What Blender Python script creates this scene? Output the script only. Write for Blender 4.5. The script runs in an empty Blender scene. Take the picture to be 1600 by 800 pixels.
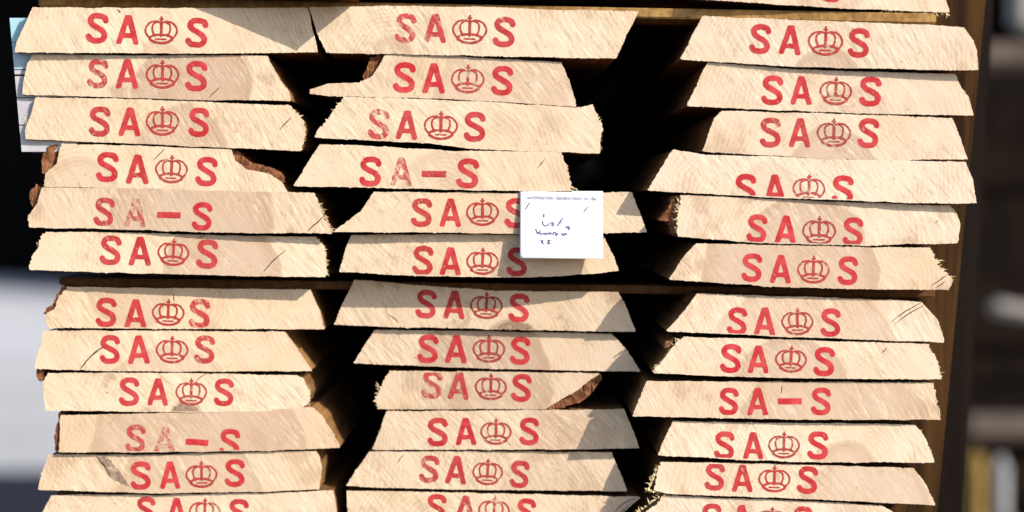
import bpy, bmesh, math, random
from mathutils import Vector, noise as mnoise
from mathutils.geometry import delaunay_2d_cdt

rnd = random.Random(7)
S = bpy.context.scene
COL = S.collection
R = math.radians

# ------------------------------------------------------------------ camera
CAM = Vector((0.0, -1.6, 1.1)); PITCH = R(1.5); F = 3200.0
cd = bpy.data.cameras.new('camera'); cam = bpy.data.objects.new('camera', cd); COL.objects.link(cam)
cam.location = CAM; cam.rotation_euler = (R(90) - PITCH, 0, 0)
cd.sensor_width = 36; cd.lens = 36 * F / 1600; cd.clip_start = 0.05; cd.clip_end = 500
cd.dof.use_dof = True; cd.dof.focus_distance = 1.6; cd.dof.aperture_fstop = 2.5
S.camera = cam
S.render.resolution_x = 1024; S.render.resolution_y = 512

# ------------------------------------------------------------------ light
SX, SZ = 1.15, 0.92                       # sun: rightward and upward per unit towards the camera
sun_dir = Vector((SX, -1.0, SZ)).normalized()
sd = bpy.data.lights.new('sun', 'SUN'); sun = bpy.data.objects.new('sun', sd); COL.objects.link(sun)
sd.energy = 3.7; sd.angle = R(0.5); sd.color = (1.0, 0.94, 0.84)
sun.rotation_euler = sun_dir.to_track_quat('Z', 'Y').to_euler(); sun.location = (3, -3, 4)
W = bpy.data.worlds.new('World'); S.world = W; W.use_nodes = True
wn = W.node_tree.nodes; wl = W.node_tree.links
sky = wn.new('ShaderNodeTexSky'); sky.sky_type = 'NISHITA'; sky.sun_disc = False
sky.sun_elevation = math.asin(sun_dir.z); sky.sun_rotation = math.atan2(sun_dir.x, sun_dir.y)
bg = wn['Background']; bg.inputs['Strength'].default_value = 0.148
wl.new(sky.outputs[0], bg.inputs['Color'])
S.view_settings.view_transform = 'Standard'; S.view_settings.look = 'None'
S.view_settings.gamma = 1; S.view_settings.use_curve_mapping = False
S.view_settings.exposure = 0.68

# ------------------------------------------------------------------ projection helpers
FWD = Vector((0, math.cos(PITCH), -math.sin(PITCH))); UP = Vector((0, math.sin(PITCH), math.cos(PITCH)))
def ray(px, py):
    return Vector((1, 0, 0)) * ((px - 800) / F) + UP * ((400 - py) / F) + FWD
def hit(px, py, a, b=0.0):                # where the pixel's ray meets the upright plane y = a + b*x
    d = ray(px, py); t = (a - CAM.y) / (d.y - b * d.x)
    return CAM + d * t
def ground_hit(px, py):
    d = ray(px, py); t = -CAM.z / d.z
    return CAM + d * t
U = 0.0005                                # metres per photo pixel on the face of the stack

# ------------------------------------------------------------------ object helpers
def tag(o, label=None, cat=None, group=None, kind=None):
    if label: o['label'] = label
    if cat: o['category'] = cat
    if group: o['group'] = group
    if kind: o['kind'] = kind
    return o
def mesh_obj(name, verts, faces, mats, parent=None, loc=None, fmat=None, smooth=False):
    me = bpy.data.meshes.new(name); me.from_pydata([tuple(v) for v in verts], [], faces)
    for m in (mats if isinstance(mats, (list, tuple)) else [mats]): me.materials.append(m)
    if fmat: me.polygons.foreach_set('material_index', fmat)
    if smooth: me.polygons.foreach_set('use_smooth', [True] * len(me.polygons))
    me.validate(); me.update()
    o = bpy.data.objects.new(name, me); COL.objects.link(o)
    if loc is not None: o.location = loc
    if parent: o.parent = parent
    return o
def box_obj(name, size, mat, loc, rot=(0, 0, 0), parent=None, bev=0.004):
    bm = bmesh.new(); bmesh.ops.create_cube(bm, size=1)
    for v in bm.verts: v.co = Vector((v.co.x * size[0], v.co.y * size[1], v.co.z * size[2]))
    if bev: bmesh.ops.bevel(bm, geom=bm.edges[:], offset=bev, segments=2, affect='EDGES')
    me = bpy.data.meshes.new(name); bm.to_mesh(me); bm.free(); me.materials.append(mat)
    o = bpy.data.objects.new(name, me); COL.objects.link(o); o.location = loc; o.rotation_euler = rot
    if parent: o.parent = parent
    return o

# ------------------------------------------------------------------ materials
class NT:
    def __init__(s, name):
        s.m = bpy.data.materials.new(name); s.m.use_nodes = True
        s.t = s.m.node_tree; s.b = s.t.nodes['Principled BSDF']; s.out = s.t.nodes['Material Output']
        s.b.inputs['Specular IOR Level'].default_value = 0.12
    def n(s, typ, **kw):
        x = s.t.nodes.new(typ)
        for k, v in kw.items(): setattr(x, k, v)
        return x
    def l(s, a, b): s.t.links.new(a, b)
    def val(s, sock, v):
        if hasattr(v, 'is_output'): s.l(v, sock)
        else: sock.default_value = v
    def math(s, op, a, b=0.0, c=0.0, clamp=False):
        x = s.n('ShaderNodeMath', operation=op, use_clamp=clamp)
        for i, v in enumerate((a, b, c)): s.val(x.inputs[i], v)
        return x.outputs[0]
    def mix(s, f, a, b, mode='MIX'):
        x = s.n('ShaderNodeMix', data_type='RGBA', blend_type=mode)
        s.val(x.inputs[0], f); s.val(x.inputs[6], a if hasattr(a, 'is_output') else (*a, 1)); s.val(x.inputs[7], b if hasattr(b, 'is_output') else (*b, 1))
        return x.outputs[2]
    def noise(s, vec, scale, detail=3, rough=0.55):
        x = s.n('ShaderNodeTexNoise'); s.l(vec, x.inputs['Vector'])
        x.inputs['Scale'].default_value = scale; x.inputs['Detail'].default_value = detail; x.inputs['Roughness'].default_value = rough
        return x.outputs['Fac']
    def ramp(s, v, lo, hi):                # smooth step from lo to hi
        x = s.n('ShaderNodeMapRange', interpolation_type='SMOOTHSTEP')
        s.val(x.inputs['Value'], v); s.val(x.inputs['From Min'], lo); s.val(x.inputs['From Max'], hi)
        return x.outputs[0]
    def attr(s, name):
        x = s.n('ShaderNodeAttribute', attribute_type='OBJECT', attribute_name=name); return x.outputs['Fac']
    def coords(s, offset=True):
        tc = s.n('ShaderNodeTexCoord')
        if not offset: return tc.outputs['Object']
        oi = s.n('ShaderNodeObjectInfo'); c = s.n('ShaderNodeCombineXYZ')
        r = s.math('MULTIPLY', oi.outputs['Random'], 37.0)
        for i in range(3): s.l(r, c.inputs[i])
        a = s.n('ShaderNodeVectorMath', operation='ADD'); s.l(tc.outputs['Object'], a.inputs[0]); s.l(c.outputs[0], a.inputs[1])
        return a.outputs[0]
    def mapped(s, vec, rot=(0, 0, 0), scale=(1, 1, 1)):
        x = s.n('ShaderNodeMapping'); s.l(vec, x.inputs['Vector'])
        x.inputs['Rotation'].default_value = rot; x.inputs['Scale'].default_value = scale
        return x.outputs[0]
    def bump(s, h, strength, dist):
        x = s.n('ShaderNodeBump'); s.l(h, x.inputs['Height'])
        x.inputs['Strength'].default_value = strength; x.inputs['Distance'].default_value = dist
        s.l(x.outputs[0], s.b.inputs['Normal'])

def end_grain():
    k = NT('sawn_end_grain'); v = k.coords(); raw = k.coords(False)
    sep = k.n('ShaderNodeSeparateXYZ'); k.l(raw, sep.inputs[0])
    dx = k.math('SUBTRACT', sep.outputs[0], k.attr('pith_x')); dz = k.math('SUBTRACT', sep.outputs[2], k.attr('pith_z'))
    d = k.math('SQRT', k.math('ADD', k.math('MULTIPLY', dx, dx), k.math('MULTIPLY', dz, dz)))
    warp = k.noise(v, 22, 3); d = k.math('ADD', d, k.math('MULTIPLY', k.math('SUBTRACT', warp, 0.5), 0.022))
    hr = k.attr('heart_radius')
    inside = k.ramp(d, k.math('ADD', hr, 0.003), k.math('SUBTRACT', hr, 0.003))
    rim = k.math('MULTIPLY', k.ramp(d, k.math('ADD', hr, 0.002), hr), k.ramp(d, k.math('SUBTRACT', hr, 0.012), hr))
    heart = k.math('MULTIPLY', inside, k.attr('heart_strength'))
    rim = k.math('MULTIPLY', rim, k.attr('heart_strength'))
    rings = k.math('MULTIPLY_ADD', k.math('SINE', k.math('MULTIPLY', d, 1700.0)), 0.5, 0.5)
    ringmod = k.ramp(k.noise(v, 30, 2), 0.35, 0.75)
    # saw strokes: short slanting dashes
    tilt = k.n('ShaderNodeCombineXYZ'); k.l(k.attr('saw_angle'), tilt.inputs[1])
    mp = k.n('ShaderNodeMapping'); k.l(v, mp.inputs['Vector']); k.l(tilt.outputs[0], mp.inputs['Rotation'])
    saw = k.noise(k.mapped(mp.outputs[0], scale=(1, 1, 0.22)), 340, 3, 0.6)
    saw2 = k.noise(k.mapped(mp.outputs[0], scale=(1, 1, 0.08)), 120, 2, 0.5)
    sawmask = k.ramp(k.noise(v, 14, 2), 0.30, 0.65)
    fine = k.noise(v, 900, 2); blot = k.noise(v, 16, 4, 0.6); speck = k.noise(v, 260, 2)
    tone = k.attr('tone')
    c = k.mix(tone, (0.64, 0.492, 0.340), (0.66, 0.535, 0.425))
    c = k.mix(k.math('MULTIPLY', k.ramp(blot, 0.42, 0.75), 0.5), c, (0.60, 0.405, 0.26))
    c = k.mix(k.attr('tan'), c, (0.50, 0.345, 0.22))
    stain = k.ramp(k.noise(v, 30, 5, 0.62), 0.555, 0.66)
    c = k.mix(k.math('MULTIPLY', stain, k.math('MULTIPLY_ADD', k.attr('heart_strength'), 0.75, 0.02)), c, (0.33, 0.235, 0.18))
    c = k.mix(k.math('MULTIPLY', heart, 0.85), c, (0.40, 0.27, 0.20))
    c = k.mix(k.math('MULTIPLY', rim, 0.62), c, (0.34, 0.22, 0.14))
    c = k.mix(k.math('MULTIPLY', k.math('MULTIPLY', rings, ringmod), 0.5), c, (0.46, 0.27, 0.13))
    dark = k.math('MULTIPLY', k.ramp(saw, 0.53, 0.70), k.math('MULTIPLY_ADD', sawmask, 0.50, 0.14))
    c = k.mix(dark, c, (0.40, 0.30, 0.20))
    light = k.math('MULTIPLY', k.ramp(saw, 0.48, 0.30), k.math('MULTIPLY_ADD', sawmask, 0.30, 0.05))
    c = k.mix(light, c, (0.86, 0.74, 0.55))
    c = k.mix(k.math('MULTIPLY', k.ramp(saw2, 0.55, 0.75), 0.20), c, (0.50, 0.36, 0.24))
    c = k.mix(k.math('MULTIPLY', k.ramp(speck, 0.66, 0.76), 0.6), c, (0.33, 0.22, 0.13))
    k.l(c, k.b.inputs['Base Color']); k.b.inputs['Roughness'].default_value = 0.8
    h = k.math('ADD', k.math('MULTIPLY', saw, k.math('MULTIPLY_ADD', sawmask, 0.9, 0.25)), k.math('ADD', k.math('MULTIPLY', fine, 0.22), k.math('MULTIPLY', saw2, 0.6)))
    k.bump(h, 0.55, 0.0011)
    return k.m
def side_wood(name, c1, c2, sc=1.0, bump=0.5):
    k = NT(name); v = k.coords()
    g = k.noise(k.mapped(v, scale=(1, 0.05, 1)), 160 * sc, 4, 0.6); b = k.noise(v, 18 * sc, 3)
    c = k.mix(k.ramp(g, 0.3, 0.7), c1, c2); c = k.mix(k.math('MULTIPLY', k.ramp(b, 0.4, 0.7), 0.5), c, tuple(x * 0.45 for x in c1))
    k.l(c, k.b.inputs['Base Color']); k.b.inputs['Roughness'].default_value = 0.85
    k.bump(g, bump, 0.002); return k.m
def rough_mat(name, c1, c2, scale, bump=0.6, dist=0.003, stretch=(1, 1, 1), rough=0.9):
    k = NT(name); v = k.mapped(k.coords(), scale=stretch)
    g = k.noise(v, scale, 5, 0.62); c = k.mix(k.ramp(g, 0.32, 0.68), c1, c2)
    k.l(c, k.b.inputs['Base Color']); k.b.inputs['Roughness'].default_value = rough
    if bump: k.bump(g, bump, dist)
    return k.m
def ink():
    k = NT('red_stamp_ink'); v = k.coords()
    w = k.attr('wear'); n = k.noise(v, 420, 3, 0.6); n2 = k.noise(v, 110, 2)
    streak = k.noise(k.mapped(k.mapped(v, rot=(0, R(32), 0)), scale=(1, 1, 0.12)), 380, 2)
    m = k.math('ADD', k.math('MULTIPLY', n, 0.36), k.math('ADD', k.math('MULTIPLY', n2, 0.30), k.math('MULTIPLY', streak, 0.48)))
    lo = k.math('MULTIPLY_ADD', w, 0.34, 0.25)
    a = k.ramp(m, k.math('SUBTRACT', lo, 0.02), k.math('ADD', lo, 0.22))
    a = k.math('MULTIPLY', a, k.math('MULTIPLY_ADD', w, -0.35, 0.97))
    c = k.mix(k.ramp(n2, 0.35, 0.7), (0.44, 0.020, 0.026), (0.54, 0.060, 0.062))
    c = k.mix(k.math('MULTIPLY', k.ramp(n, 0.58, 0.72), 0.55), c, (0.25, 0.014, 0.012))
    c = k.mix(k.attr('dull'), c, (0.27, 0.045, 0.03))
    k.l(c, k.b.inputs['Base Color']); k.b.inputs['Roughness'].default_value = 0.65
    k.l(a, k.b.inputs['Alpha']); return k.m

M_END = end_grain()
M_SIDE = side_wood('waney_plank_side', (0.19, 0.09, 0.034), (0.30, 0.16, 0.065))
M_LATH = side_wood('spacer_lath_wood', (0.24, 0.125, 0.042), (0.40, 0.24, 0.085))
M_DLATH = side_wood('gap_shaded_lath', (0.10, 0.042, 0.02), (0.16, 0.075, 0.03))  # lath brown darkened in its colour to deepen the shade of the gap
M_BARK = rough_mat('brown_bark', (0.11, 0.040, 0.018), (0.30, 0.13, 0.060), 170, 0.9, 0.003, (1, 0.4, 1))
M_FIBRE = rough_mat('torn_wood_fibre', (0.62, 0.47, 0.22), (0.74, 0.60, 0.36), 300, 0, 0)
M_INK = ink()
M_CRACK = rough_mat('dark_crack', (0.06, 0.035, 0.02), (0.13, 0.08, 0.05), 300, 0, 0)
M_STAIN = None

# ------------------------------------------------------------------ the setting
def sheet(name, x0, x1, y0, y1, z, mat):
    o = mesh_obj(name, [(x0, y0, z), (x1, y0, z), (x1, y1, z), (x0, y1, z)], [(0, 1, 2, 3)], mat)
    return tag(o, kind='structure')
M_YARD = rough_mat('pale_concrete_yard', (0.38, 0.37, 0.36), (0.50, 0.48, 0.47), 1.3, 0.2, 0.01)
M_PALE = rough_mat('pale_gravel_apron', (0.46, 0.44, 0.44), (0.56, 0.54, 0.54), 3, 0.2, 0.01)
M_SHADOW = rough_mat('navy_shadow_ground', (0.012, 0.011, 0.018), (0.020, 0.018, 0.028), 12, 0.3, 0.01)  # near ground coloured dark navy to stand for the stack's shadow
sheet('ground', -150, 150, -60, 250, 0.0, M_YARD)
sheet('shadow_strip', -30, 30, -8, 6.75, 0.004, M_SHADOW)
sheet('pale_apron', -40, 40, 12.8, 60, 0.004, M_PALE)
M_PLINTH = rough_mat('grey_concrete_plinth', (0.25, 0.24, 0.23), (0.34, 0.33, 0.32), 8, 0.4, 0.004)

# dark shed standing obliquely behind: its tarred side is turned from the sun
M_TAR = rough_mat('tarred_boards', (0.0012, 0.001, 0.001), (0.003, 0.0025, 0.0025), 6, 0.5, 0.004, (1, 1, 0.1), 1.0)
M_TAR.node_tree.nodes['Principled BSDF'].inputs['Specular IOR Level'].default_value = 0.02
M_ROOF = rough_mat('dark_roof_felt', (0.02, 0.02, 0.02), (0.035, 0.033, 0.033), 10, 0.3, 0.004)
def shed():
    root = bpy.data.objects.new('tarred_shed', None); COL.objects.link(root)
    tag(root, 'black tarred board shed far behind the plank stack', 'shed')
    root.location = (-0.2, 18.8, 0); root.rotation_euler = (0, 0, math.atan2(-0.77, 0.64))
    L = 34; n = 62
    for i in range(n):                    # upright boards, the one facing us along local -y
        w = L / n
        box_obj('board', (w - 0.012, 0.03 + 0.012 * (i % 2), 4.2), M_TAR, (-L / 2 + (i + .5) * w, 0, 2.1), (0, 0, 0), root, 0)
    box_obj('wall_core', (L - .04, 6, 4.15), M_TAR, (0, 3.03, 2.08), (0, 0, 0), root, 0)
    v = [(-L/2-.4, -.5, 4.15), (L/2+.4, -.5, 4.15), (L/2+.4, 3.03, 5.6), (-L/2-.4, 3.03, 5.6), (L/2+.4, 6.5, 4.15), (-L/2-.4, 6.5, 4.15)]
    v2 = [(a, b, c + .12) for a, b, c in v]
    f = [(0,1,2,3),(3,2,4,5),(7,6,9,8),(8,9,11,10),(0,6,7,1),(5,4,10,11),(0,3,9,6),(3,5,11,9),(1,7,8,2),(2,8,10,4)]
    f = [(0,3,2,1),(3,5,4,2),(6,7,8,9),(9,8,10,11),(0,1,7,6),(5,11,10,4),(0,6,9,3),(3,9,11,5),(1,2,8,7),(2,4,10,8)]
    mesh_obj('roof', v + v2, f, M_ROOF, root)
shed()

# ------------------------------------------------------------------ planks
# key: (label, front outline in photo pixels, (left, right) projection of the sawn end towards us in pixels,
#       heart (x, y, radius, strength))
P = {}
def plank(key, label, top, right, bottom, left, proj, heart, tone=0.2, saw=None):
    P[key] = dict(label=label, top=top, right=right, bottom=bottom, left=left, proj=proj, heart=heart, tone=tone, saw=saw)
# edges run: top left->right, right top->bottom, bottom right->left, left bottom->top
L_, M_, R_ = 'left column', 'middle column', 'right column'
plank('a0', 'skew-cut plank above the left column, just over the upper spacer lath',
      [(62,-72),(530,-70)], [], [(553,-7),(45,-8)], [], (-48,84), (300,-40,40,0.2))
plank('a1', 'topmost full plank of the left column, its right end touching the middle column',
      [(51,12),(170,13),(340,13),(478,13)], [(483,22),(488,45),(493,66),(496,81)], [(340,83),(130,82),(23,81)], [(26,68),(38,40)], (14,2), (250,90,30,0.35))
plank('a2', 'left column plank second from the top, greyish heartwood behind its crown',
      [(52,86),(200,87),(300,87),(418,88)], [(428,108),(439,128),(450,142),(454,157)], [(300,155),(160,151),(35,147)], [(38,125),(44,100)], (0,0), (300,150,92,0.75))
plank('a3', 'left column plank third from the top with frayed splintery right edge',
      [(56,153),(200,155),(320,160),(449,165)], [(460,172),(474,189),(477,211),(469,235)], [(300,228),(101,219),(40,217)], [(39,203),(50,175)], (0,-2), (285,235,70,0.6))
plank('a4', 'left column plank with curved brown bark notch at its upper right',
      [(96,225),(230,229),(360,234)], [(366,251),(385,265),(420,271),(439,285),(450,301)], [(300,297),(170,293),(70,291)], [(72,272),(89,256)], (-3,-4), (120,300,60,0.3))
plank('a5', 'left column plank with red dash stamp, worn first A and bark knob at left',
      [(66,293),(200,295),(350,299),(490,302)], [(500,325),(510,345),(518,364)], [(350,363),(200,358),(46,355)], [(44,339),(58,318)], (-4,-2), (300,345,125,0.6))
plank('a6', 'left column plank directly above the wide dark gap, brown ring near its right end',
      [(72,363),(200,364),(320,368),(494,371)], [(502,380),(507,395),(508,432)], [(400,431),(200,426),(47,421)], [(52,395),(64,376)], (-4,-22), (345,435,92,0.65))
plank('a7', 'left column plank directly below the wide dark gap, notched at its upper left',
      [(108,449),(250,451),(485,453)], [(492,470),(500,486),(507,514)], [(300,513),(150,512),(75,512)], [(74,490),(84,484),(92,463)], (-40,-68), (200,440,70,0.4))
plank('a8', 'left column plank with crack and brown stain at the first S, second below gap',
      [(69,517),(250,517),(446,519)], [(466,548),(487,579)], [(300,580),(150,579),(54,576)], [(56,560),(64,535)], (-43,-70), (265,640,105,0.35))
plank('a9', 'left column plank with small grey knot under its crown stamp',
      [(75,583),(250,583),(465,587)], [(474,592),(485,616),(482,630),(469,641)], [(300,644),(150,642),(72,641)], [(68,605),(70,592)], (-46,-72), (290,650,20,0.9))
plank('a10', 'left column plank with dash stamp half worn off and bark strip at left',
      [(95,650),(250,646),(400,642),(487,637)], [(504,650),(518,674),(531,699)], [(400,704),(250,706),(93,706)], [(94,680)], (-50,-74), (310,720,172,0.55))
plank('a11', 'left column plank with dark diagonal streak left of its first S',
      [(77,711),(250,711),(350,708),(493,705)], [(498,712),(502,732),(499,764)], [(400,768),(236,770),(60,765)], [(66,740)], (-59,-77), (300,790,120,0.45))
plank('a12', 'lowest visible plank of the left column',
      [(81,774),(250,774),(400,771),(519,767)], [(523,785),(527,832)], [(60,835)], [(67,800)], (-70,-81), (260,860,60,0.3))

plank('b0', 'unseen plank above the middle column, widened to keep light out of the gap',  # out of view; outline widened to seal the column gap against daylight
      [(538,-72),(1106,-66)], [], [(1082,-7),(557,-8)], [], (-12,16), (800,-20,40,0.2))
plank('b1', 'topmost full plank of the middle column, wider at its top than at its bottom',
      [(484,12),(600,10),(736,11),(870,16),(998,18)], [(988,38),(976,60),(962,91)], [(800,88),(676,85),(510,82)], [(496,52),(488,24)], (0,12), (610,95,35,0.4))
plank('b2', 'middle column plank with thin tongue of wood at its left below curved bark',
      [(603,85),(700,88),(876,98)], [(888,124),(900,166)], [(790,159),(676,153),(516,150)], [(484,146),(484,140),(512,132),(560,130),(582,120),(596,98)], (0,0), (800,160,120,0.35))
plank('b3', 'middle column plank with pale torn fibres at its upper right corner',
      [(540,151),(676,156),(800,162),(904,169)], [(924,165),(934,180),(940,196),(936,239)], [(850,236),(748,233),(676,224),(492,214)], [(514,184)], (0,0), (700,280,45,0.3))
plank('b4', 'middle column plank stamped with a red dash in place of a crown',
      [(500,226),(600,230),(702,236),(875,238)], [(882,256),(890,276),(896,298)], [(740,297),(600,293),(459,290)], [(478,260)], (0,0), (690,310,70,0.3))
plank('b5', 'middle column plank partly covered by the white paper note, long right end',
      [(584,300),(740,302),(986,301)], [(1000,332),(1010,362)], [(815,365),(710,363),(521,362)], [(564,331)], (-5,-5), (770,380,55,0.3))
plank('b6', 'middle column plank under the lower half of the white note',
      [(549,368),(700,367),(815,367),(943,369)], [(955,395),(967,423)], [(890,430),(815,433),(740,432),(620,429),(530,424)], [(538,396)], (-26,-14), (850,450,75,0.35))
plank('b7', 'middle column plank directly below the wide dark gap',
      [(554,438),(660,447),(780,455),(965,457)], [(980,482),(992,518)], [(800,514),(650,511),(522,507)], [(536,475)], (-84,-59), (795,530,34,0.9))
plank('b8', 'middle column plank with dark brown growth ring right of its last S',
      [(586,516),(750,518),(955,522)], [(977,545),(1000,580)], [(782,576),(650,571),(553,567)], [(570,540)], (-94,-72), (755,580,102,0.85))
plank('b9', 'middle column plank cut away by bark at its lower right',
      [(608,580),(750,581),(936,584)], [(900,610),(850,639)], [(700,639),(590,639)], [(589,624),(600,600)], (-96,-76), (780,610,78,0.55))
plank('b10', 'middle column plank just under the bark-edged one, crisp deep red stamp',
      [(605,643),(750,642),(910,641),(974,640)], [(986,668),(999,700)], [(800,702),(582,702)], [(594,672)], (-94,-70), (880,690,70,0.3))
plank('b11', 'middle column plank with pale slanting crack at left, last but one',
      [(577,706),(750,706),(955,707)], [(970,744),(979,767)], [(797,765),(650,763),(541,759)], [(558,732)], (-95,-83), (860,780,80,0.35))
plank('b12', 'lowest visible plank of the middle column',
      [(542,767),(650,769),(800,772),(1000,777)], [(974,800),(955,832)], [(550,832)], [(544,800)], (-97,-85), (700,850,50,0.3))

plank('c0', 'plank end crossing the top right corner above the spacer lath',
      [(1110,-64),(1462,-46)], [(1476,-4),(1484,19)], [(1300,12),(1120,0),(1085,-3)], [], (34,26), (1300,-40,60,0.3), 0.6)
plank('c1', 'topmost full plank of the right column, reaching furthest right',
      [(1098,26),(1250,32),(1440,39),(1506,43)], [(1518,60),(1525,78),(1528,109)], [(1492,109),(1248,104),(1064,92)], [(1080,60)], (40,50), (1290,125,52,0.6), 0.75)
plank('c2', 'right column plank second from the top with a rounded lower right end',
      [(1106,98),(1240,109),(1360,113),(1491,116)], [(1498,132),(1512,152),(1521,180)], [(1360,177),(1200,171),(1074,165)], [(1090,130)], (36,32), (1330,200,60,0.3), 0.75)
plank('c3', 'right column plank third from the top with a curved left end',
      [(1128,174),(1300,178),(1488,185)], [(1500,216),(1512,249)], [(1400,249),(1280,247),(1098,236)], [(1110,202),(1118,184)], (36,31), (1300,260,62,0.55), 0.7)
plank('c4', 'right column plank with its stamp cut by the lower edge, wide pointed left end',
      [(1052,234),(1096,242),(1300,248),(1508,254)], [(1520,280),(1526,317)], [(1440,317),(1184,307),(1013,297)], [(1032,264)], (36,31), (1200,320,60,0.2), 0.8)
plank('c5', 'right column plank with blunt rounded right end and shredded bark at left',
      [(1064,305),(1184,311),(1352,318),(1484,322)], [(1494,335),(1500,352),(1496,379)], [(1352,383),(1184,379),(1058,369)], [(1060,335)], (35,15), (1260,405,98,0.7), 0.75)
plank('c6', 'right column plank directly above the gap, yellow splinters at its right tip',
      [(1088,381),(1184,383),(1352,387),(1452,388)], [(1460,405),(1470,422),(1486,438),(1482,452)], [(1340,451),(1200,447),(1046,436)], [(1064,408)], (35,14), (1235,440,135,0.6), 0.7)
plank('c7', 'right column plank directly below the gap with slanting cracks at right',
      [(1090,459),(1200,463),(1330,467),(1440,472)], [(1464,500),(1475,534)], [(1340,530),(1216,525),(1042,517)], [(1072,484)], (14,-6), (1260,580,150,0.4), 0.65)
plank('c8', 'right column plank with ragged crumbly left end, second below the gap',
      [(1068,527),(1250,532),(1451,538)], [(1464,567),(1471,592)], [(1300,591),(1147,588),(1021,582)], [(1040,560),(1055,540)], (11,-9), (1240,620,92,0.6), 0.65)
plank('c9', 'right column plank stamped with a bold red dash',
      [(1011,596),(1200,597),(1459,598)], [(1464,625),(1470,655)], [(1250,655),(989,650)], [(1000,622)], (2,-17), (1300,690,150,0.5), 0.55)
plank('c10', 'right column plank just under the dash-stamped one',
      [(1052,658),(1185,661),(1300,662),(1430,664)], [(1447,687),(1460,722)], [(1300,722),(1185,719),(1028,711)], [(1040,684)], (-10,-29), (1320,745,58,0.5), 0.7)
plank('c11', 'right column plank, last but one, torn light fibres at its lower left',
      [(1034,722),(1185,725),(1300,728),(1427,732)], [(1447,759),(1461,789)], [(1260,779),(1042,771),(1022,765)], [(1026,745)], (-18,-34), (1350,800,100,0.5), 0.6)
plank('c12', 'lowest visible plank of the right column',
      [(1036,775),(1200,781),(1376,790)], [(1394,800),(1412,842)], [(986,834)], [(1010,800)], (-24,-39), (1200,860,60,0.4), 0.6)

GROUP = 'stamped plank ends in the stack'
LEN = 2.4
def interp(poly, x):                       # y of a polyline at x
    poly = sorted(poly)
    if x <= poly[0][0]: (x0, y0), (x1, y1) = poly[0], poly[1]
    else:
        for i in range(len(poly) - 1):
            if x <= poly[i+1][0]: break
        (x0, y0), (x1, y1) = poly[i], poly[i+1]
    return y0 + (y1 - y0) * (x - x0) / max(1e-6, x1 - x0)
def n1(x, y, z=0.0): return mnoise.noise(Vector((x, y, z)))
def resample(pts, step, seed, amp_tb, amp_lr, grow=0.0, torn=None):
    smooth, jag = [], []
    n = len(pts); torn = torn or []
    for i in range(n):
        (x0, y0), (x1, y1) = pts[i], pts[(i+1) % n]
        L = math.hypot(x1-x0, y1-y0); m = max(1, int(L / step))
        nx, ny = (y1-y0)/max(L, 1e-6), -(x1-x0)/max(L, 1e-6)   # outward
        amp = amp_tb if abs(x1-x0) > abs(y1-y0) * 1.6 else amp_lr
        if amp is amp_lr and (('r' in torn and ny*0+nx > 0) or ('l' in torn and nx < 0)): amp = 2.6
        for j in range(m):
            t = j / m; x = x0+(x1-x0)*t; y = y0+(y1-y0)*t
            low = n1(x*.035, y*.035, seed) * amp * 1.5
            w = low + n1(x*.31, y*.31, seed+9) * amp + rnd.uniform(-.5, .5) * amp * .9
            if rnd.random() < .03: w += rnd.uniform(.5, 1.6) * amp * (1 if rnd.random() < .7 else -1)
            smooth.append((x + nx*(low-.8), y + ny*(low-.8))); jag.append((x + nx*(w+grow), y + ny*(w+grow)))
    return smooth, jag
TORN = dict(a3='r', a5='r', a6='rl', a7='l', a9='r', b3='rl', b9='l', c5='l', c6='r', c8='rl', c9='r', c11='l', c12='l', b4='r')
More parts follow.
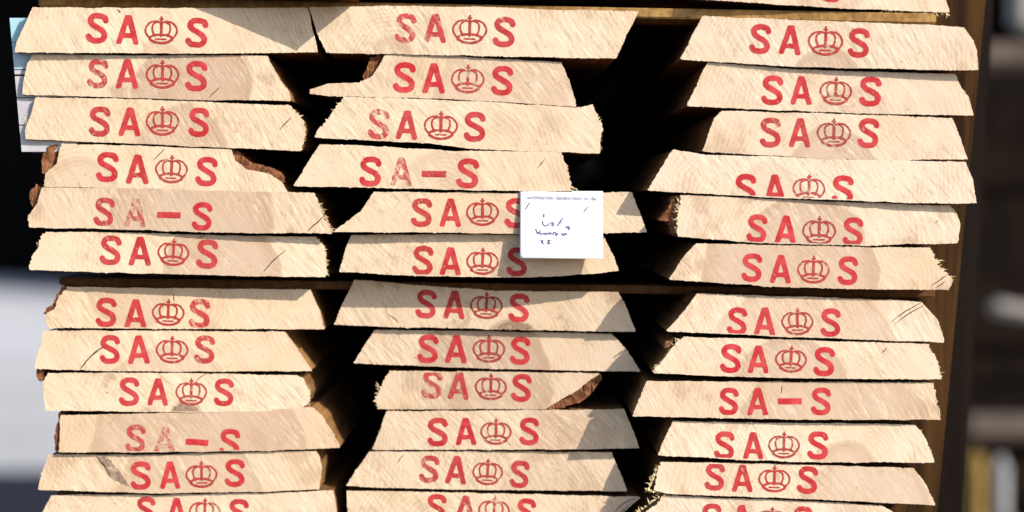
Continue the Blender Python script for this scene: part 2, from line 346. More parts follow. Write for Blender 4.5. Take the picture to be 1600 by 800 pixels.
def build_plank(key):
    q = P[key]
    pts = q['top'] + q['right'] + q['bottom'] + q['left']
    xs = [p[0] for p in pts]; x0, x1 = min(xs), max(xs)
    pl, pr = q['proj']
    ya, yb = -pl * U, -pr * U
    xa, xb = (x0 - 800) * U, (x1 - 800) * U
    b = (yb - ya) / (xb - xa); a = ya - b * xa
    q['plane'] = (a, b)
    seed = sum(map(ord, key)) * 1.37
    sm, jg = resample(pts, 2.2, seed, 0.75, 0.95, 0.7, TORN.get(key))
    xm = (x0 + x1) / 2
    base = hit(xm, max(p[1] for p in pts), a, b); q['base'] = base
    front = [hit(x, y, a, b) - base for x, y in jg]
    ringp = [hit(x, y, a, b) - base + Vector((0, .0022, 0)) for x, y in sm]
    n = len(front)
    # the body keeps its section down its length with a slow wander of its waney sides
    verts = front + ringp; rings = [0, n]
    for k, dy in enumerate((.25, .7, 1.4, LEN)):
        ox = n1(seed, k * 1.7) * 0.006; rings.append(len(verts))
        verts += [Vector((v.x * (1 + .012 * n1(seed + 5, k * 2.3)) + ox, v.y + dy, v.z - 0.0004 * (v.z > .02))) for v in ringp]
    faces, fm = [], []
    grid = []
    def inside(x, y):
        c = False
        for i in range(n):
            (ax, ay), (bx, by) = jg[i], jg[i-1]
            if (ay > y) != (by > y) and x < (bx-ax)*(y-ay)/(by-ay) + ax: c = not c
        return c
    gy = min(p[1] for p in pts) + 5
    while gy < max(p[1] for p in pts):
        gx = x0 + 5 + rnd.random()*4
        while gx < x1:
            if inside(gx, gy) and min((gx-u)**2+(gy-w)**2 for u, w in jg) > 12: grid.append((gx, gy))
            gx += 9
        gy += 9
    v2, _, f2, orig, _, _ = delaunay_2d_cdt([Vector(p) for p in jg + grid], [(i, (i+1) % n) for i in range(n)], [], 1, 1e-4)
    for r0, r1 in zip(rings[:-1], rings[1:]):
        for i in range(n):
            j = (i + 1) % n
            faces.append((r0 + i, r1 + i, r1 + j, r0 + j)); fm.append(1)
    faces.append(tuple(rings[-1] + i for i in reversed(range(n)))); fm.append(1)
    remap = []
    for k, p in enumerate(v2):
        src = [i for i in orig[k] if i < n]
        if src: remap.append(src[0])
        else: remap.append(len(verts)); verts.append(hit(p.x, p.y, a, b) - base)
    for t in f2:
        t = [remap[i] for i in t]
        if len(set(t)) > 2: faces.append(tuple(t)); fm.append(0)
    root = bpy.data.objects.new('plank', None); COL.objects.link(root); root.location = base
    tag(root, q['label'], 'plank', GROUP)
    bm = bmesh.new()
    vs = [bm.verts.new(v) for v in verts]
    for f, m in zip(faces, fm):
        try: bf = bm.faces.new([vs[i] for i in f]); bf.material_index = m
        except ValueError: pass
    big = [f for f in bm.faces if len(f.verts) > 4]
    bmesh.ops.triangulate(bm, faces=big, ngon_method='BEAUTY')
    bmesh.ops.recalc_face_normals(bm, faces=bm.faces[:])
    me = bpy.data.meshes.new('board'); bm.to_mesh(me); bm.free()
    me.materials.append(M_END); me.materials.append(M_SIDE)
    o = bpy.data.objects.new('board', me); COL.objects.link(o); o.parent = root
    hx, hy, hr, hs = q['heart']
    hp = hit(hx, hy, a, b) - base
    o['pith_x'] = float(hp.x); o['pith_z'] = float(hp.z); o['heart_radius'] = hr * U; o['heart_strength'] = float(hs)
    o['tone'] = float(min(1, max(0, q['tone'] + rnd.uniform(-.15, .15))))
    o['saw_angle'] = R(q['saw'] if q['saw'] is not None else rnd.uniform(28, 46))
    o['tan'] = {'a10': .6, 'a11': .35, 'c9': .4, 'b2': .3, 'c6': .4, 'a5': .3, 'c8': .2, 'a7': .25}.get(key, rnd.uniform(0, .22))
    q['root'] = root
for key in P: build_plank(key)

# ------------------------------------------------------------------ stamps
def catmull(pts, per=5):
    out = []; n = len(pts)
    for i in range(n - 1):
        p0, p1, p2, p3 = pts[max(0, i-1)], pts[i], pts[i+1], pts[min(n-1, i+2)]
        for j in range(per):
            t = j / per
            out.append(tuple(.5*((2*p1[c]) + (-p0[c]+p2[c])*t + (2*p0[c]-5*p1[c]+4*p2[c]-p3[c])*t*t + (-p0[c]+3*p1[c]-3*p2[c]+p3[c])*t**3) for c in (0, 1)))
    out.append(pts[-1]); return out
def mir(p): return [(-x, y) for x, y in p]
OUT = [(0,-12),(-8,-14.5),(-17,-12.5),(-23.5,-5),(-24,3),(-19.5,10),(-17,14)]
INN = [(-7,-13),(-13,-9),(-13.5,0),(-10,8)]
GLYPH = {
 'S': [(catmull([(11.8,-12.3),(9,-17),(1,-18.6),(-7.5,-17),(-11.3,-11.5),(-8.5,-5.5),(0,-1),(8.8,4),(11.8,10.6),(8.5,16.6),(0,18.6),(-8.5,17.4),(-12,13)]), 4.35)],
 'A': [([(-12.8,19.5),(-1.6,-18.6)], 4.2), ([(12.8,19.5),(1.6,-18.6)], 4.2), ([(-8,9.5),(8,9.5)], 3.7)],
 'K': [([(0,-21.5),(0,-12)], 1.8), ([(-2.6,-18),(2.6,-18)], 1.5), ([(0,-13),(0,8)], 2.5),
       (catmull(OUT), 1.75), (catmull(mir(OUT)), 1.75), (catmull(INN), 1.65), (catmull(mir(INN)), 1.65),
       (catmull([(-17,10),(-9,7),(0,6.2),(9,7),(17,10)]), 2.0), (catmull([(-17,14),(-9,18),(0,19.3),(9,18),(17,14)]), 2.3),
       ([(-17.5,10),(-16,15)], 1.9), ([(17.5,10),(16,15)], 1.9), ([(-8,13.2),(8,13.2)], 1.5), ([(-11,7),(-10.6,7)], 3), ([(11,7),(10.6,7)], 3)],
 'D': [([(-14.5,0),(14.5,0)], 4.9)],
}
EXT = {'S': (18.5, 25), 'A': (20, 26), 'K': (28, 25), 'D': (21, 7)}
SQ = {'D'}                                  # flat-ended strokes
def seg_d(px, py, a, b):
    dx, dy = b[0]-a[0], b[1]-a[1]; L2 = dx*dx+dy*dy
    t = ((px-a[0])*dx + (py-a[1])*dy) / L2 if L2 else 0
    t = 0 if t < 0 else 1 if t > 1 else t
    ex, ey = px-a[0]-t*dx, py-a[1]-t*dy
    return math.sqrt(ex*ex+ey*ey)
FIELD = {}
def field(ch):                              # distance grid of a glyph, computed once
    if ch in FIELD: return FIELD[ch]
    w, h = EXT[ch]; st = 1.0 if ch == 'K' else 1.3
    nx, ny = int(2*w/st)+1, int(2*h/st)+1
    g = []
    for j in range(ny+1):
        row = []
        for i in range(nx+1):
            x, y = -w+i*st, -h+j*st
            d = 99
            for pl, r in GLYPH[ch]:
                if ch == 'K': r -= .2
                for k in range(len(pl)-1):
                    e = seg_d(x, y, pl[k], pl[k+1]) - r
                    if e < d: d = e
            if ch == 'D': d = max(abs(x)-18.5, abs(y)-4.9)
            if ch == 'A': d = max(d, y-22.8, -22.3-y)
            row.append(d)
        g.append(row)
    FIELD[ch] = (st, nx, ny, g); return FIELD[ch]
NAME = {'S': 'letter', 'A': 'letter', 'K': 'crown_emblem', 'D': 'dash'}
def stamp(key, ch, cx, cy, sx, sy, rot, wear):
    q = P[key]; a, b = q['plane']; base = q['base']
    st, nx, ny, g = field(ch); w, h = EXT[ch]
    c, s = math.cos(rot), math.sin(rot); seed = rnd.uniform(0, 99)
    rb = (q['right'] or [q['top'][-1]])[-1]
    botl = sorted(set([rb] + q['bottom'])); topl = sorted(set(q['top']))
    pos, val = {}, {}
    for j in range(ny+1):
        for i in range(nx+1):
            x, y = (-w+i*st)*sx, (-h+j*st)*sy
            X, Y = cx + x*c - y*s, cy + x*s + y*c
            d = g[j][i] + .55*n1(X*.33, Y*.33, seed) + .35*n1(X*.9, Y*.9, seed)
            if g[j][i] < 3:
                d = max(d, Y - interp(botl, X) + 1.2, interp(topl, X) + 1.2 - Y)
            pos[i, j] = (X, Y); val[i, j] = d
    verts, faces, idx = [], [], {}
    def vert(k1, k2=None):
        kk = (k1, k2) if k2 else k1
        if k2 and (k2, k1) in idx: return idx[k2, k1]
        if kk not in idx:
            if k2:
                t = val[k1] / (val[k1] - val[k2]); p = tuple(pos[k1][m] + (pos[k2][m]-pos[k1][m])*t for m in (0, 1))
            else: p = pos[k1]
            idx[kk] = len(verts); verts.append(p)
        return idx[kk]
    for j in range(ny):
        for i in range(nx):
            ks = [(i, j), (i+1, j), (i+1, j+1), (i, j+1)]
            ins = [val[k] < 0 for k in ks]
            if not any(ins): continue
            poly = []
            for m in range(4):
                k1, k2 = ks[m], ks[(m+1) % 4]
                if ins[m]: poly.append(vert(k1))
                if ins[m] != ins[(m+1) % 4]: poly.append(vert(k1, k2))
            if len(poly) > 2: faces.append(tuple(reversed(poly)))
    if not faces: return
    vs = [hit(x, y, a, b) - base + Vector((0, -.00018, 0)) for x, y in verts]
    faces = [tuple(reversed(f)) for f in faces]
    o = mesh_obj(NAME[ch], vs, faces, M_INK, q['root']); o['wear'] = float(wear) * .85; o['dull'] = rnd.uniform(.35, .75) if ch == 'K' else rnd.uniform(0, .2)
    return o
# four marks on each end: centres of S, A, crown or dash (D), S; wear of each
ST = [
 ('a1','K',[(152,44),(200,46),(252,48),(308,51)],(.25,.15,.2,.2)), ('a2','K',[(153,115),(199,115),(254,117),(307,119)],(.5,.3,.3,.25)),
 ('a3','K',[(156,190),(203,190),(254,190),(311,191)],(.3,.15,.3,.15)), ('a4','K',[(168,261),(215,264),(268,265),(323,268)],(.2,.2,.4,.15)),
 ('a5','D',[(163,331),(212,332),(264,336),(316,338)],(.4,.78,.3,.15)), ('a6','K',[(173,391),(219,392),(271,395),(324,397)],(.4,.25,.2,.4)),
 ('a7','K',[(166,488),(212,490),(263,489),(312,490)],(.3,.3,.15,.5)), ('a8','K',[(172,546),(217,546),(269,547),(320,546)],(.3,.2,.3,.45)),
 ('a9','K',[(202,612),(247,612),(299,613),(350,613)],(.35,.3,.4,.25)), ('a10','D',[(212,685),(258,688),(308,691),(359,692)],(.62,.8,.15,.35)),
 ('a11','K',[(220,743),(266,742),(315,742),(367,739)],(.2,.2,.3,.2)), ('a12','K',[(228,797),(276,798),(320,800),(373,801)],(.2,.2,.4,.2)),
 ('b1','K',[(634,44),(680,44),(734,47),(788,50)],(.62,.5,.35,.4)), ('b2','K',[(632,121),(678,122),(731,124),(785,126)],(.15,.15,.5,.15)),
 ('b3','K',[(592,194),(636,195),(689,197),(742,198)],(.66,.35,.3,.3)), ('b4','D',[(579,268),(627,268),(678,272),(731,271)],(.25,.72,.4,.3)),
 ('b5','K',[(659,332),(704,332),(754,332),(806,333)],(.4,.3,.3,.3)), ('b6','K',[(661,407),(704,408),(754,409),(808,409)],(.35,.25,.4,.2)),
 ('b7','K',[(666,475),(710,476),(760,478),(811,481)],(.3,.3,.3,.15)), ('b8','K',[(669,545),(713,545),(764,546),(813,548)],(.2,.25,.3,.15)),
 ('b9','K',[(675,601),(717,602),(767,605),(815,606)],(.62,.45,.35,.15)), ('b10','K',[(684,675),(728,674),(775,675),(827,674)],(.15,.15,.4,.15)),
 ('b11','K',[(671,733),(713,734),(762,738),(812,741)],(.45,.3,.35,.35)), ('b12','K',[(682,793),(727,795),(772,798),(822,800)],(.25,.45,.4,.2)),
 ('c0','K',[(1162,-38),(1207,-34),(1256,-28),(1300,-21)],(.3,.3,.3,.3)),
 ('c1','K',[(1188,61),(1235,62),(1290,65),(1342,67)],(.2,.2,.3,.15)), ('c2','K',[(1207,141),(1252,141),(1306,143),(1360,143)],(.2,.25,.4,.15)),
 ('c3','K',[(1204,207),(1250,207),(1303,208),(1357,208)],(.4,.35,.5,.25)), ('c4','K',[(1165,295),(1211,295),(1264,295),(1317,297)],(.2,.2,.45,.2)),
 ('c5','K',[(1183,357),(1228,359),(1280,361),(1333,362)],(.2,.2,.4,.25)), ('c6','K',[(1175,418),(1220,420),(1271,422),(1325,423)],(.2,.2,.4,.15)),
 ('c7','K',[(1152,502),(1195,502),(1246,503),(1298,504)],(.25,.25,.4,.2)), ('c8','K',[(1142,560),(1185,561),(1236,562),(1288,565)],(.2,.2,.3,.15)),
 ('c9','D',[(1139,627),(1184,627),(1234,627),(1283,627)],(.2,.15,.15,.2)), ('c10','K',[(1132,696),(1177,696),(1225,696),(1278,696)],(.2,.2,.45,.2)),
 ('c11','K',[(1117,745),(1160,747),(1210,749),(1262,750)],(.3,.3,.25,.2)), ('c12','K',[(1112,808),(1159,810),(1206,813),(1254,812)],(.3,.3,.4,.3)),
]
for key, mid, ctr, wear in ST:
    ang = math.atan2(ctr[3][1]-ctr[0][1], ctr[3][0]-ctr[0][0])
    row = int(key[1:]); sc = 1.04 - .008 * row
    for ch, (x, y), w in zip(('S', 'A', mid, 'S'), ctr, wear):
        k = sc * rnd.uniform(.97, 1.03)
        stamp(key, ch, x, y, k * rnd.uniform(.97, 1.03), k, ang + R(rnd.uniform(-1.5, 1.5) + (2 if ch == 'S' else 0)), w)

# ------------------------------------------------------------------ bark, cracks, knots, splinters
def slab(name, key, poly, back, depth, mat, jit=.8, kind=None, step=4):
    q = P[key]; a, b = q['plane']; base = q['base']
    sm, jg = resample(poly, step, rnd.uniform(0, 50), jit, jit)
    v0 = [hit(x, y, a, b) - base + Vector((0, back + rnd.uniform(0, .0015), 0)) for x, y in jg]
    n = len(v0)
    bm = bmesh.new(); f = [bm.verts.new(v) for v in v0]; g = [bm.verts.new(v + Vector((0, depth, 0))) for v in v0]
    faces = [bm.faces.new(f)]
    for i in range(n): bm.faces.new((f[i], g[i], g[(i+1) % n], f[(i+1) % n]))
    faces.append(bm.faces.new(list(reversed(g))))
    bmesh.ops.triangulate(bm, faces=faces); bmesh.ops.recalc_face_normals(bm, faces=bm.faces[:])
    me = bpy.data.meshes.new(name); bm.to_mesh(me); bm.free(); me.materials.append(mat)
    o = bpy.data.objects.new(name, me); COL.objects.link(o); o.parent = q['root']
    if kind: o['kind'] = kind
    return o
for key, poly, back in [
    ('a4', [(97,226),(90,254),(76,268),(66,270),(63,258),(66,240),(74,228),(84,223)], .003),
    ('a4', [(358,235),(372,236),(380,245),(392,254),(418,259),(434,270),(441,284),(438,288),(419,274),(384,268),(364,254)], .004),
    ('a5', [(66,293),(60,316),(50,322),(44,312),(46,297),(54,290)], .003),
    ('a7', [(110,449),(94,462),(86,483),(76,492),(68,492),(72,484),(82,479),(88,462),(98,447)], .002),
    ('a10', [(96,649),(94,706),(86,706),(85,690),(88,668),(88,650),(92,644)], .002),
    ('b2', [(604,85),(597,98),(583,121),(570,128),(566,118),(574,104),(578,90),(590,84)], .004),
    ('b9', [(938,584),(902,611),(851,640),(878,639),(906,630),(926,612),(938,594)], .003),
    ('c5', [(1065,305),(1060,335),(1058,369),(1050,366),(1046,345),(1030,344),(1044,326),(1050,308)], .005),
    ('c8', [(1056,528),(1050,545),(1038,545),(1040,534)], .006),
    ('a8', [(55,577),(62,578),(66,590),(62,596),(56,588)], .003)]:
    slab('bark', key, poly, back, .5, M_BARK, 2.0, None, 2.6)
def line_mark(name, key, pts, w, mat, off=-.00012):
    q = P[key]; a, b = q['plane']; base = q['base']
    pts = catmull(pts, 4) if len(pts) > 2 else [tuple(pts[0][c] + (pts[1][c]-pts[0][c]) * i / 6 for c in (0, 1)) for i in range(7)]
    v, f = [], []; n = len(pts)
    for i, (x, y) in enumerate(pts):
        p, r = pts[max(0, i-1)], pts[min(n-1, i+1)]
        L = math.hypot(r[0]-p[0], r[1]-p[1]) or 1; nx, ny = -(r[1]-p[1])/L, (r[0]-p[0])/L
        ww = w * (.25 + .75 * math.sin(math.pi * (i + .5) / n)) * rnd.uniform(.7, 1.2)
        jx, jy = rnd.uniform(-.5, .5), rnd.uniform(-.5, .5)
        for s in (1, -1): v.append(hit(x + jx + s*nx*ww, y + jy + s*ny*ww, a, b) - base + Vector((0, off, 0)))
    for i in range(n-1): f.append((2*i, 2*i+1, 2*i+3, 2*i+2))
    return mesh_obj(name, v, f, mat, q['root'])
for key, pts, w in [
    ('a2', [(326,153),(336,143),(344,136)], .9), ('a3', [(437,203),(446,192),(455,184)], .9), ('a1', [(183,14),(189,21)], 1.2),
    ('a5', [(480,362),(495,348),(508,336)], 1.0), ('a6', [(412,424),(430,405),(447,391)], 1.0), ('a6', [(310,372),(322,366)], .8),
    ('a8', [(126,576),(138,561),(155,546),(168,537)], 1.3), ('a9', [(304,598),(314,589),(322,583)], .8), ('a7', [(271,458),(272,472)], .8),
    ('a11', [(150,713),(163,728),(172,742)], 1.3), ('a4', [(240,250),(250,240),(258,232)], .8),
    ('b11', [(620,724),(630,710)], .7), ('b7', [(608,491),(622,503)], .8), ('b4', [(840,262),(852,248)], .7), ('b8', [(958,560),(972,548)], .9),
    ('c7', [(1392,503),(1415,486),(1440,472)], .8), ('c7', [(1398,506),(1420,490),(1446,476)], .8), ('c6', [(1454,448),(1470,436),(1480,430)], .9), ('c6', [(1462,450),(1476,440)], .8),
    ('c9', [(1221,616),(1222,602)], .7), ('c1', [(1330,44),(1340,52)], .8), ('c8', [(1378,552),(1386,543)], .7),
    ('b12', [(960,800),(975,786),(992,779)], .9), ('b12', [(968,802),(984,788)], .8), ('a9', [(166,612),(168,614)], .9), ('c5', [(1466,344),(1460,349)], .6)]:
    line_mark('crack', key, pts, w, M_CRACK)
M_KNOT = rough_mat('grey_brown_knot', (0.24, 0.15, 0.10), (0.40, 0.27, 0.19), 500, 0.4, 0.001)
M_STREAK = rough_mat('dark_streak_stain', (0.16, 0.11, 0.085), (0.34, 0.24, 0.17), 420, 0.4, 0.001)
for m_ in (M_KNOT, M_STREAK):              # a stain soaks in unevenly
    nt = m_.node_tree; nz = nt.nodes.new('ShaderNodeTexNoise'); nz.inputs['Scale'].default_value = 260; nz.inputs['Detail'].default_value = 4
    tcn = nt.nodes.new('ShaderNodeTexCoord'); nt.links.new(tcn.outputs['Object'], nz.inputs['Vector'])
    mr = nt.nodes.new('ShaderNodeMapRange'); nt.links.new(nz.outputs['Fac'], mr.inputs['Value']); mr.inputs['From Min'].default_value = .3; mr.inputs['From Max'].default_value = .62; mr.inputs['To Min'].default_value = .15; mr.inputs['To Max'].default_value = .8
    nt.links.new(mr.outputs[0], nt.nodes['Principled BSDF'].inputs['Alpha'])
def patch(name, key, poly, mat):
    q = P[key]; a, b = q['plane']; base = q['base']
    sm, jg = resample(poly, 2.5, rnd.uniform(0, 50), 1.6, 1.6)
    v = [hit(x, y, a, b) - base + Vector((0, -.00009, 0)) for x, y in jg]
    bm = bmesh.new(); f = bm.faces.new([bm.verts.new(p) for p in v]); bmesh.ops.triangulate(bm, faces=[f])
    me = bpy.data.meshes.new(name); bm.to_mesh(me); bm.free(); me.materials.append(mat)
    o = bpy.data.objects.new(name, me); COL.objects.link(o); o.parent = q['root']; return o
patch('knot', 'a9', [(270,641),(277,634),(290,631),(303,635),(309,641)], M_KNOT)
patch('streak', 'a11', [(151,714),(165,714),(190,740),(204,764),(190,756),(170,742)], M_STREAK)
patch('knot', 'b7', [(776,516),(782,506),(800,500),(822,506),(838,515)], M_KNOT)

FIB = {}
def splinters(key, p0, p1, ang, n, lmin, lmax, w=.8, spread=28, depth=4):
    FIB.setdefault(key, []).append((p0, p1, ang, n, lmin, lmax, w, spread, depth))
splinters('a3', (462,172),(474,232), -35, 60, 4, 13); splinters('a3', (470,180),(476,215), 60, 25, 3, 9)
splinters('a3', (40,176),(40,214), 195, 40, 2, 7)
splinters('a5', (498,318),(519,362), -20, 55, 4, 15, 1.0); splinters('a6', (506,385),(510,428), 10, 60, 3, 14, .9, 60)
splinters('a6', (56,385),(72,364), 200, 30, 3, 10); splinters('a7', (76,505),(92,470), 190, 35, 2, 8)
splinters('a8', (56,560),(68,520), 185, 30, 2, 7); splinters('a9', (482,600),(484,635), -10, 40, 2, 8); splinters('a9', (70,590),(70,640), 180, 45, 2, 6)
splinters('a10', (510,660),(530,698), -30, 25, 2, 7); splinters('a12', (500,768),(522,775), -50, 18, 2, 8)
splinters('b3', (905,168),(938,190), -50, 50, 5, 16, 1.2, 25); splinters('b3', (934,190),(938,238), 30, 60, 4, 13, 1.0, 50); splinters('b3', (538,153),(514,184), 200, 30, 3, 12)
splinters('b4', (876,240),(896,296), -10, 22, 2, 9); splinters('b4', (890,290),(905,298), 40, 10, 6, 18, .9)
splinters('b6', (532,425),(538,396), 190, 30, 2, 8); splinters('b9', (590,600),(590,638), 180, 50, 2, 10, 1.0, 50)
splinters('b8', (960,535),(980,550), -30, 24, 3, 10); splinters('b1', (730,12),(745,12), -90, 8, 2, 5); splinters('b7', (840,514),(860,516), 40, 14, 3, 7)
splinters('b10', (600,650),(584,700), 185, 26, 2, 6)
splinters('c0', (1380,16),(1484,22), 100, 60, 3, 12, .9, 50); splinters('c1', (1380,38),(1500,42), -60, 40, 2, 8, .8, 60); splinters('c1', (1096,26),(1108,25), -100, 12, 3, 8)
splinters('c5', (1062,310),(1058,366), 190, 60, 4, 16, 1.0, 50); splinters('c6', (1462,404),(1488,442), -12, 40, 5, 18, 1.2, 24); splinters('c6', (1452,386),(1466,410), -60, 20, 3, 12)
splinters('c8', (1062,530),(1022,580), 190, 110, 3, 13, 1.3, 60); splinters('c8', (1452,545),(1472,590), -5, 60, 3, 14, 1.1, 40)
splinters('c9', (1456,600),(1470,650), -10, 60, 2, 8, 1.1, 60); splinters('c11', (1030,726),(1012,768), 190, 80, 3, 15, 1.3, 55); splinters('c11', (1010,764),(1040,775), 150, 30, 4, 18, 1.2, 40)
splinters('c10', (1440,672),(1462,720), -20, 30, 2, 6); splinters('c12', (1030,776),(990,806), 200, 50, 4, 16, 1.2, 50)
for key in P:                                # a few burrs along every lower and upper arris
    q = P[key]
    bl, tl = sorted(q['bottom'] + q['right'][-1:]), q['top']
    for i in range(len(bl)-1): splinters(key, bl[i], bl[i+1], 90, int((bl[i+1][0]-bl[i][0]) / 9), 1.2, 3.6, .7, 70, 1)
    for i in range(len(tl)-1): splinters(key, tl[i], tl[i+1], -90, int((tl[i+1][0]-tl[i][0]) / 16), 1.0, 2.8, .7, 70, 1)
for key, lst in FIB.items():
    q = P[key]; a, b = q['plane']; base = q['base']; v, f = [], []
    for p0, p1, ang, n, lmin, lmax, w, spread, depth in lst:
        for _ in range(n):
            t = rnd.random(); x, y = p0[0]+(p1[0]-p0[0])*t, p0[1]+(p1[1]-p0[1])*t
            th = R(ang + rnd.gauss(0, spread * .8)); L = rnd.uniform(lmin, lmax) * (.25 + .75 * rnd.random() ** 1.6) * .85
            x -= 1.5*math.cos(th); y -= 1.5*math.sin(th)
            cx, cy = math.cos(th), math.sin(th); ww = w * rnd.uniform(.4, 1.0)
            bend = rnd.uniform(-.3, .3) * L; out = rnd.uniform(-depth*.3, depth) * U; dp = rnd.uniform(.0003, .004)
            i0 = len(v)
            for s, l, bb, yy in ((1, 0, 0, 0), (-1, 0, 0, 0), (-.7, .55*L, bend*.4, out*.5), (.7, .55*L, bend*.4, out*.5), (0, L, bend, out)):
                v.append(hit(x + cx*l - cy*(s*ww + bb), y + cy*l + cx*(s*ww + bb), a, b) - base + Vector((0, dp - yy, 0)))
            f += [(i0, i0+1, i0+2, i0+3), (i0+3, i0+2, i0+4)]
    o = mesh_obj('wood_fibres', v, f, M_FIBRE, q['root']); o['kind'] = 'stuff'

# ------------------------------------------------------------------ spacer laths between the layers
def lath(label, xl, yl, xr, yr, thick, pl, pr, mat=M_LATH, depth=.06):
    A, B = hit(xl, yl, -pl*U), hit(xr, yr, -pr*U)
    d = B - A; L = d.length
    o = box_obj('spacer_lath', (L, depth, thick*U), mat, (A + B) / 2 + Vector((0, depth/2, 0)), (0, -math.atan2(d.z, d.x), math.atan2(d.y, d.x)), None, .0012)
    tag(o, label, 'spacer lath', 'spacer laths between plank layers')
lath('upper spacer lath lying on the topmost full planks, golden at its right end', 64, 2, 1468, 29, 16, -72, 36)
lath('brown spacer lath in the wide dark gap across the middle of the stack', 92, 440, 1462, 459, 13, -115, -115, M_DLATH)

# ------------------------------------------------------------------ paper note
M_PAPER = rough_mat('white_paper', (0.86, 0.88, 0.90), (0.90, 0.91, 0.92), 60, 0.15, 0.0006)
M_PRINT = rough_mat('grey_print', (0.22, 0.23, 0.29), (0.34, 0.35, 0.42), 800, 0, 0)
M_PEN = rough_mat('pen_ink', (0.07, 0.08, 0.16), (0.17, 0.18, 0.28), 700, 0, 0)
M_STEEL = rough_mat('staple_steel', (0.25, 0.25, 0.26), (0.4, 0.4, 0.42), 500, 0, 0, (1, 1, 1), .35)
M_STEEL.node_tree.nodes['Principled BSDF'].inputs['Metallic'].default_value = .8
note = bpy.data.objects.new('paper_note', None); COL.objects.link(note)
tag(note, 'small white paper note with handwriting stapled to two middle planks', 'paper note')
nb = hit(877, 403, .0); note.location = nb
def note_p(u, v, off=0.0):                  # u, v in 0..1 over the sheet; it bellies away from the wood towards its foot
    x = 812.5 + u*129.5; y = 298 + v*105.5 + u*.8
    p = -2 + 17*v**1.6 + 5*math.sin(u*3.0+.3)*v - 3*(1-u)*v + 1.2*math.sin(u*7+v*5)
    return hit(x, y, -(p)*U) - nb + Vector((0, -off, 0))
NU, NV = 26, 22; v, f = [], []
for sgn in (.00012, -.00012):
    for j in range(NV+1):
        for i in range(NU+1): v.append(note_p(i/NU, j/NV, sgn))
N1 = (NU+1)*(NV+1)
for j in range(NV):
    for i in range(NU):
        k = j*(NU+1)+i; f.append((k, k+NU+1, k+NU+2, k+1)); f.append((N1+k, N1+k+1, N1+k+NU+2, N1+k+NU+1))
edge = [i for i in range(NU+1)] + [(j+1)*(NU+1)-1 for j in range(1, NV+1)] + [NV*(NU+1)+i for i in range(NU-1, -1, -1)] + [j*(NU+1) for j in range(NV-1, 0, -1)]
for i in range(len(edge)):
    a_, b_ = edge[i], edge[(i+1) % len(edge)]; f.append((a_, b_, N1+b_, N1+a_))
mesh_obj('sheet', v, f, M_PAPER, note, smooth=True)
def cuv(X, Y): return ((780 + X/5.715 - 812.5)/129.5, (280 + Y/5.715 - 298)/105.5)
def note_strokes(name, strokes, w, mat, off):
    v, f = [], []
    for pl in strokes:
        pl = catmull(pl, 4) if len(pl) > 2 else pl
        n = len(pl); i0 = len(v)
        for i, (x, y) in enumerate(pl):
            p, r = pl[max(0, i-1)], pl[min(n-1, i+1)]; L = math.hypot(r[0]-p[0], r[1]-p[1]) or 1
            nx, ny = -(r[1]-p[1])/L, (r[0]-p[0])/L; ww = w*rnd.uniform(.7, 1.15)
            v.append(note_p(*cuv(x+nx*ww, y+ny*ww), off)); v.append(note_p(*cuv(x-nx*ww, y-ny*ww), off))
        for i in range(n-1): f.append((i0+2*i, i0+2*i+1, i0+2*i+3, i0+2*i+2))
    return mesh_obj(name, v, f, mat, note)
note_strokes('handwriting', [
  [(400,305),(396,340)], [(385,372),(392,400),(412,416),(436,408),(440,392)], [(455,402),(470,385),(485,395),(470,412),(488,410)],
  [(520,415),(545,375),(570,345)], [(530,392),(556,380)], [(592,432),(610,420),(632,430),(612,440),(630,446)],
  [(325,440),(345,490)], [(345,490),(372,450)], [(352,470),(385,495)], [(390,490),(400,478),(412,492),(425,478),(440,492)],
  [(445,490),(455,475),(468,490)], [(478,495),(490,472),(520,490),(500,500),(525,482)], [(555,478),(575,500),(585,482),(605,497)], [(560,496),(602,480)],
  [(375,540),(385,565),(400,576)], [(398,545),(380,560)], [(430,545),(455,545),(435,560),(455,570),(430,576)]], 8.0, M_PEN, .00035)
hd = []; x = 256
while x < 872:
    if not (486 < x < 500 or 540 < x < 548 or 742 < x < 760 or 790 < x < 812):
        t = rnd.choice((0, 1, 2)); y0 = 152 + (x-256)*.012
        if t == 0: hd.append([(x, y0), (x, y0+28)])
        elif t == 1: hd.append([(x, y0+14), (x+8, y0+14)]); hd.append([(x, y0), (x, y0+28)])
        else: hd.append([(x-4, y0), (x+6, y0)]); hd.append([(x, y0), (x+3, y0+28)])
    x += 14
note_strokes('printed_heading', hd, 5.0, M_PRINT, .0003)
for k, (p0, p1) in enumerate((((236,268),(276,206)), ((755,287),(795,241)))):
    v, f = [], []
    for i in range(9):                       # a bent wire: crown of the staple bowed off the sheet
        t = i/8; x, y = p0[0]+(p1[0]-p0[0])*t, p0[1]+(p1[1]-p0[1])*t
        h = .0004 + .0006*math.sin(math.pi*t)
        for s1, s2 in ((1, 0), (0, 1), (-1, 0), (0, -1)): v.append(note_p(*cuv(x+s1*4, y+s1*3), h + s2*.0003))
    for i in range(8):
        for s in range(4): f.append((4*i+s, 4*i+(s+1) % 4, 4*i+4+(s+1) % 4, 4*i+4+s))
    mesh_obj('staple', v, f, M_STEEL, note)

# ------------------------------------------------------------------ what stands beside and behind the stack
# plinth the stack rests on, below the frame
zb = min(P[k]['base'].z for k in ('a12', 'b12', 'c12'))
box = box_obj('plinth', (.58, 2.3, zb - .004), M_PLINTH, (-.03, 1.25, (zb - .004)/2), (0, 0, 0), None, .01); tag(box, kind='structure')

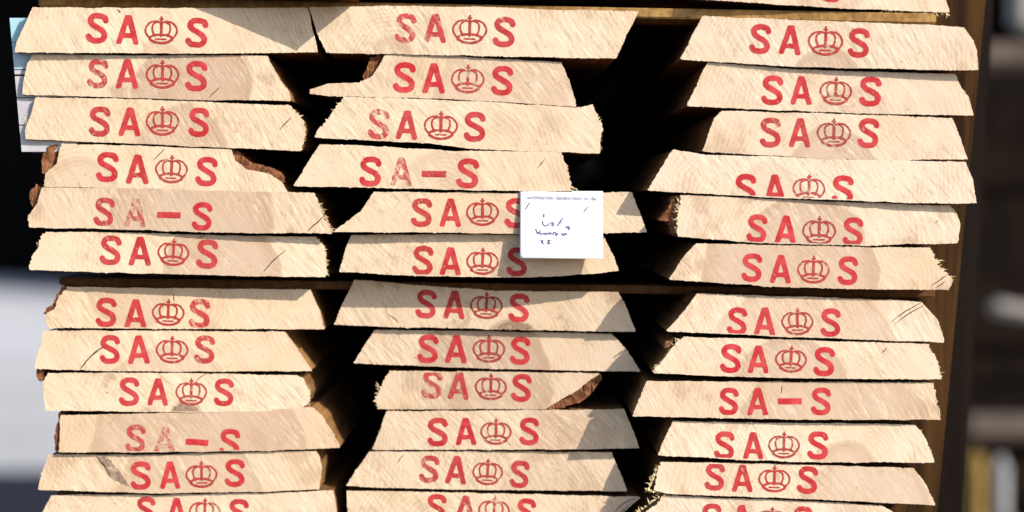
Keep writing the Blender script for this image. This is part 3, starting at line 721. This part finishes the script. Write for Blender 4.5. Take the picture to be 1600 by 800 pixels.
M_PANEL = [rough_mat('pale_blue_sheet', (0.30, 0.50, 0.56), (0.36, 0.56, 0.62), 30, 0, 0), rough_mat('blue_grey_sheet', (0.30, 0.42, 0.52), (0.38, 0.48, 0.57), 30, 0, 0), rough_mat('grey_white_sheet', (0.38, 0.36, 0.40), (0.48, 0.46, 0.48), 30, 0, 0)]
pr = bpy.data.objects.new('sheet_bundle', None); COL.objects.link(pr)
D0 = .005
pr.location = hit(50, 238, D0)
tag(pr, 'bundle of pale blue and white sheets showing behind the upper left planks', 'sheet bundle')
for y0, y1, m in ((28, 65.5, 0), (66.5, 108, 1), (109.5, 116, 2), (119, 152, 2), (153.5, 195, 2), (196.5, 237, 2)):
    xa = 15 + (y0-28)*.09; xb = 15 + (y1-28)*.09
    c = [hit(xa, y0, D0), hit(120, y0, D0), hit(120, y1, D0), hit(xb, y1, D0)]
    v = [p - pr.location for p in c] + [p - pr.location + Vector((.0, .8, 0)) for p in c]
    mesh_obj('sheet', v, [(0, 3, 2, 1), (4, 5, 6, 7), (0, 1, 5, 4), (1, 2, 6, 5), (2, 3, 7, 6), (3, 0, 4, 7)], M_PANEL[m], pr)

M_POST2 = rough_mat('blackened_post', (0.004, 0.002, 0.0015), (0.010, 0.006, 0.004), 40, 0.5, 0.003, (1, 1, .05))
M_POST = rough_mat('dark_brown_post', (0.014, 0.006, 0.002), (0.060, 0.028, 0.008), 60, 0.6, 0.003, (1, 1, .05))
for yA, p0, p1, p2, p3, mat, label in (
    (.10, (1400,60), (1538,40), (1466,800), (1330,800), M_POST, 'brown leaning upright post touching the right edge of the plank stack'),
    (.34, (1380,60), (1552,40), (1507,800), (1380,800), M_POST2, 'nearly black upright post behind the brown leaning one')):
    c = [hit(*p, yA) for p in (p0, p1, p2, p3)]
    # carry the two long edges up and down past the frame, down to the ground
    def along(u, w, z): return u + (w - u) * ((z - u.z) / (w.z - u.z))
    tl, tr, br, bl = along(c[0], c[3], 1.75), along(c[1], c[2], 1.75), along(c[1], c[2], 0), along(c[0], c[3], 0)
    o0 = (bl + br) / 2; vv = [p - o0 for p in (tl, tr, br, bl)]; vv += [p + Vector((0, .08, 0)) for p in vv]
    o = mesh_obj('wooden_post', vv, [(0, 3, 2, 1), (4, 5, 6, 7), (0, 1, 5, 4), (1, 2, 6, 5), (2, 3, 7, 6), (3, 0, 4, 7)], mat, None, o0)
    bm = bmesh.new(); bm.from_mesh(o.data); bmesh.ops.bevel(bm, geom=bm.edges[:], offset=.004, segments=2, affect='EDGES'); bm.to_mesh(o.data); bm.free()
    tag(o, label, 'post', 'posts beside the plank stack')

# blurred yard things at the far right
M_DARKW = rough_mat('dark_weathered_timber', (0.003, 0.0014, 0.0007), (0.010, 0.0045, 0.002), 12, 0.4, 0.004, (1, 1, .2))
M_GREYW = rough_mat('grey_weathered_timber', (0.085, 0.064, 0.052), (0.14, 0.11, 0.092), 20, 0.4, 0.004)
M_PALEW = rough_mat('pale_weathered_timber', (0.24, 0.22, 0.20), (0.34, 0.31, 0.28), 20, 0.4, 0.004)
M_YEL = rough_mat('yellow_painted_post', (0.30, 0.19, 0.055), (0.38, 0.25, 0.08), 20, 0.2, 0.002)
M_WHT = rough_mat('white_painted_post', (0.36, 0.36, 0.38), (0.45, 0.45, 0.47), 20, 0.2, 0.002)
YB = 3.2
def span(px0, py0, px1, py1, depth, mat, name, label, cat, dy=0.0, tilt=0, bev=.02):
    A, B = hit(px0, py1, YB + dy), hit(px1, py0, YB + dy)
    o = box_obj(name, (B.x - A.x, depth, B.z - A.z), mat, ((A.x+B.x)/2, YB + dy + depth/2, (A.z+B.z)/2), (0, R(tilt), 0), None, bev)
    return tag(o, label, cat)
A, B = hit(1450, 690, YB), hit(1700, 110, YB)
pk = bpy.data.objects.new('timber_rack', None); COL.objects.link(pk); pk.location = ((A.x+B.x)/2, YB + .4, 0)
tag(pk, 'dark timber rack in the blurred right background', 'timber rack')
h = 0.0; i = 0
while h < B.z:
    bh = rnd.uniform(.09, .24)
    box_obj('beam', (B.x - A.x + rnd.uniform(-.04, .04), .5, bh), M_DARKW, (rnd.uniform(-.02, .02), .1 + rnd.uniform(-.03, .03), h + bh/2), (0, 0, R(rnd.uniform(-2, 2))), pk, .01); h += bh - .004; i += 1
span(1505, 652, 1720, 692, .10, M_GREYW, 'ledge_board', 'blurred grey ledge board across the right background', 'board', -.25)
span(1548, 474, 1640, 500, .10, M_PALEW, 'timber_offcut', 'blurred pale timber offcut tilted in the dark right background', 'timber', -.22, 10)
span(1512, 700, 1543, 1300, .06, M_YEL, 'painted_post', 'blurred yellow upright post at the lower right corner', 'post', -.3)
span(1556, 715, 1580, 1300, .06, M_WHT, 'painted_post', 'blurred white upright post right of the yellow post', 'post', -.3)
span(1520, 66, 1720, 108, .12, M_GREYW, 'cross_beam', 'blurred grey cross beam high at the right', 'beam', -.1)
span(1585, -60, 1640, 50, .08, M_PALEW, 'upright_board', 'blurred pale upright board in the upper right corner', 'board', .2)
span(1535, 692, 1720, 720, .10, M_DARKW, 'cross_rail', 'dark rail under the grey ledge board at right', 'rail', -.15)
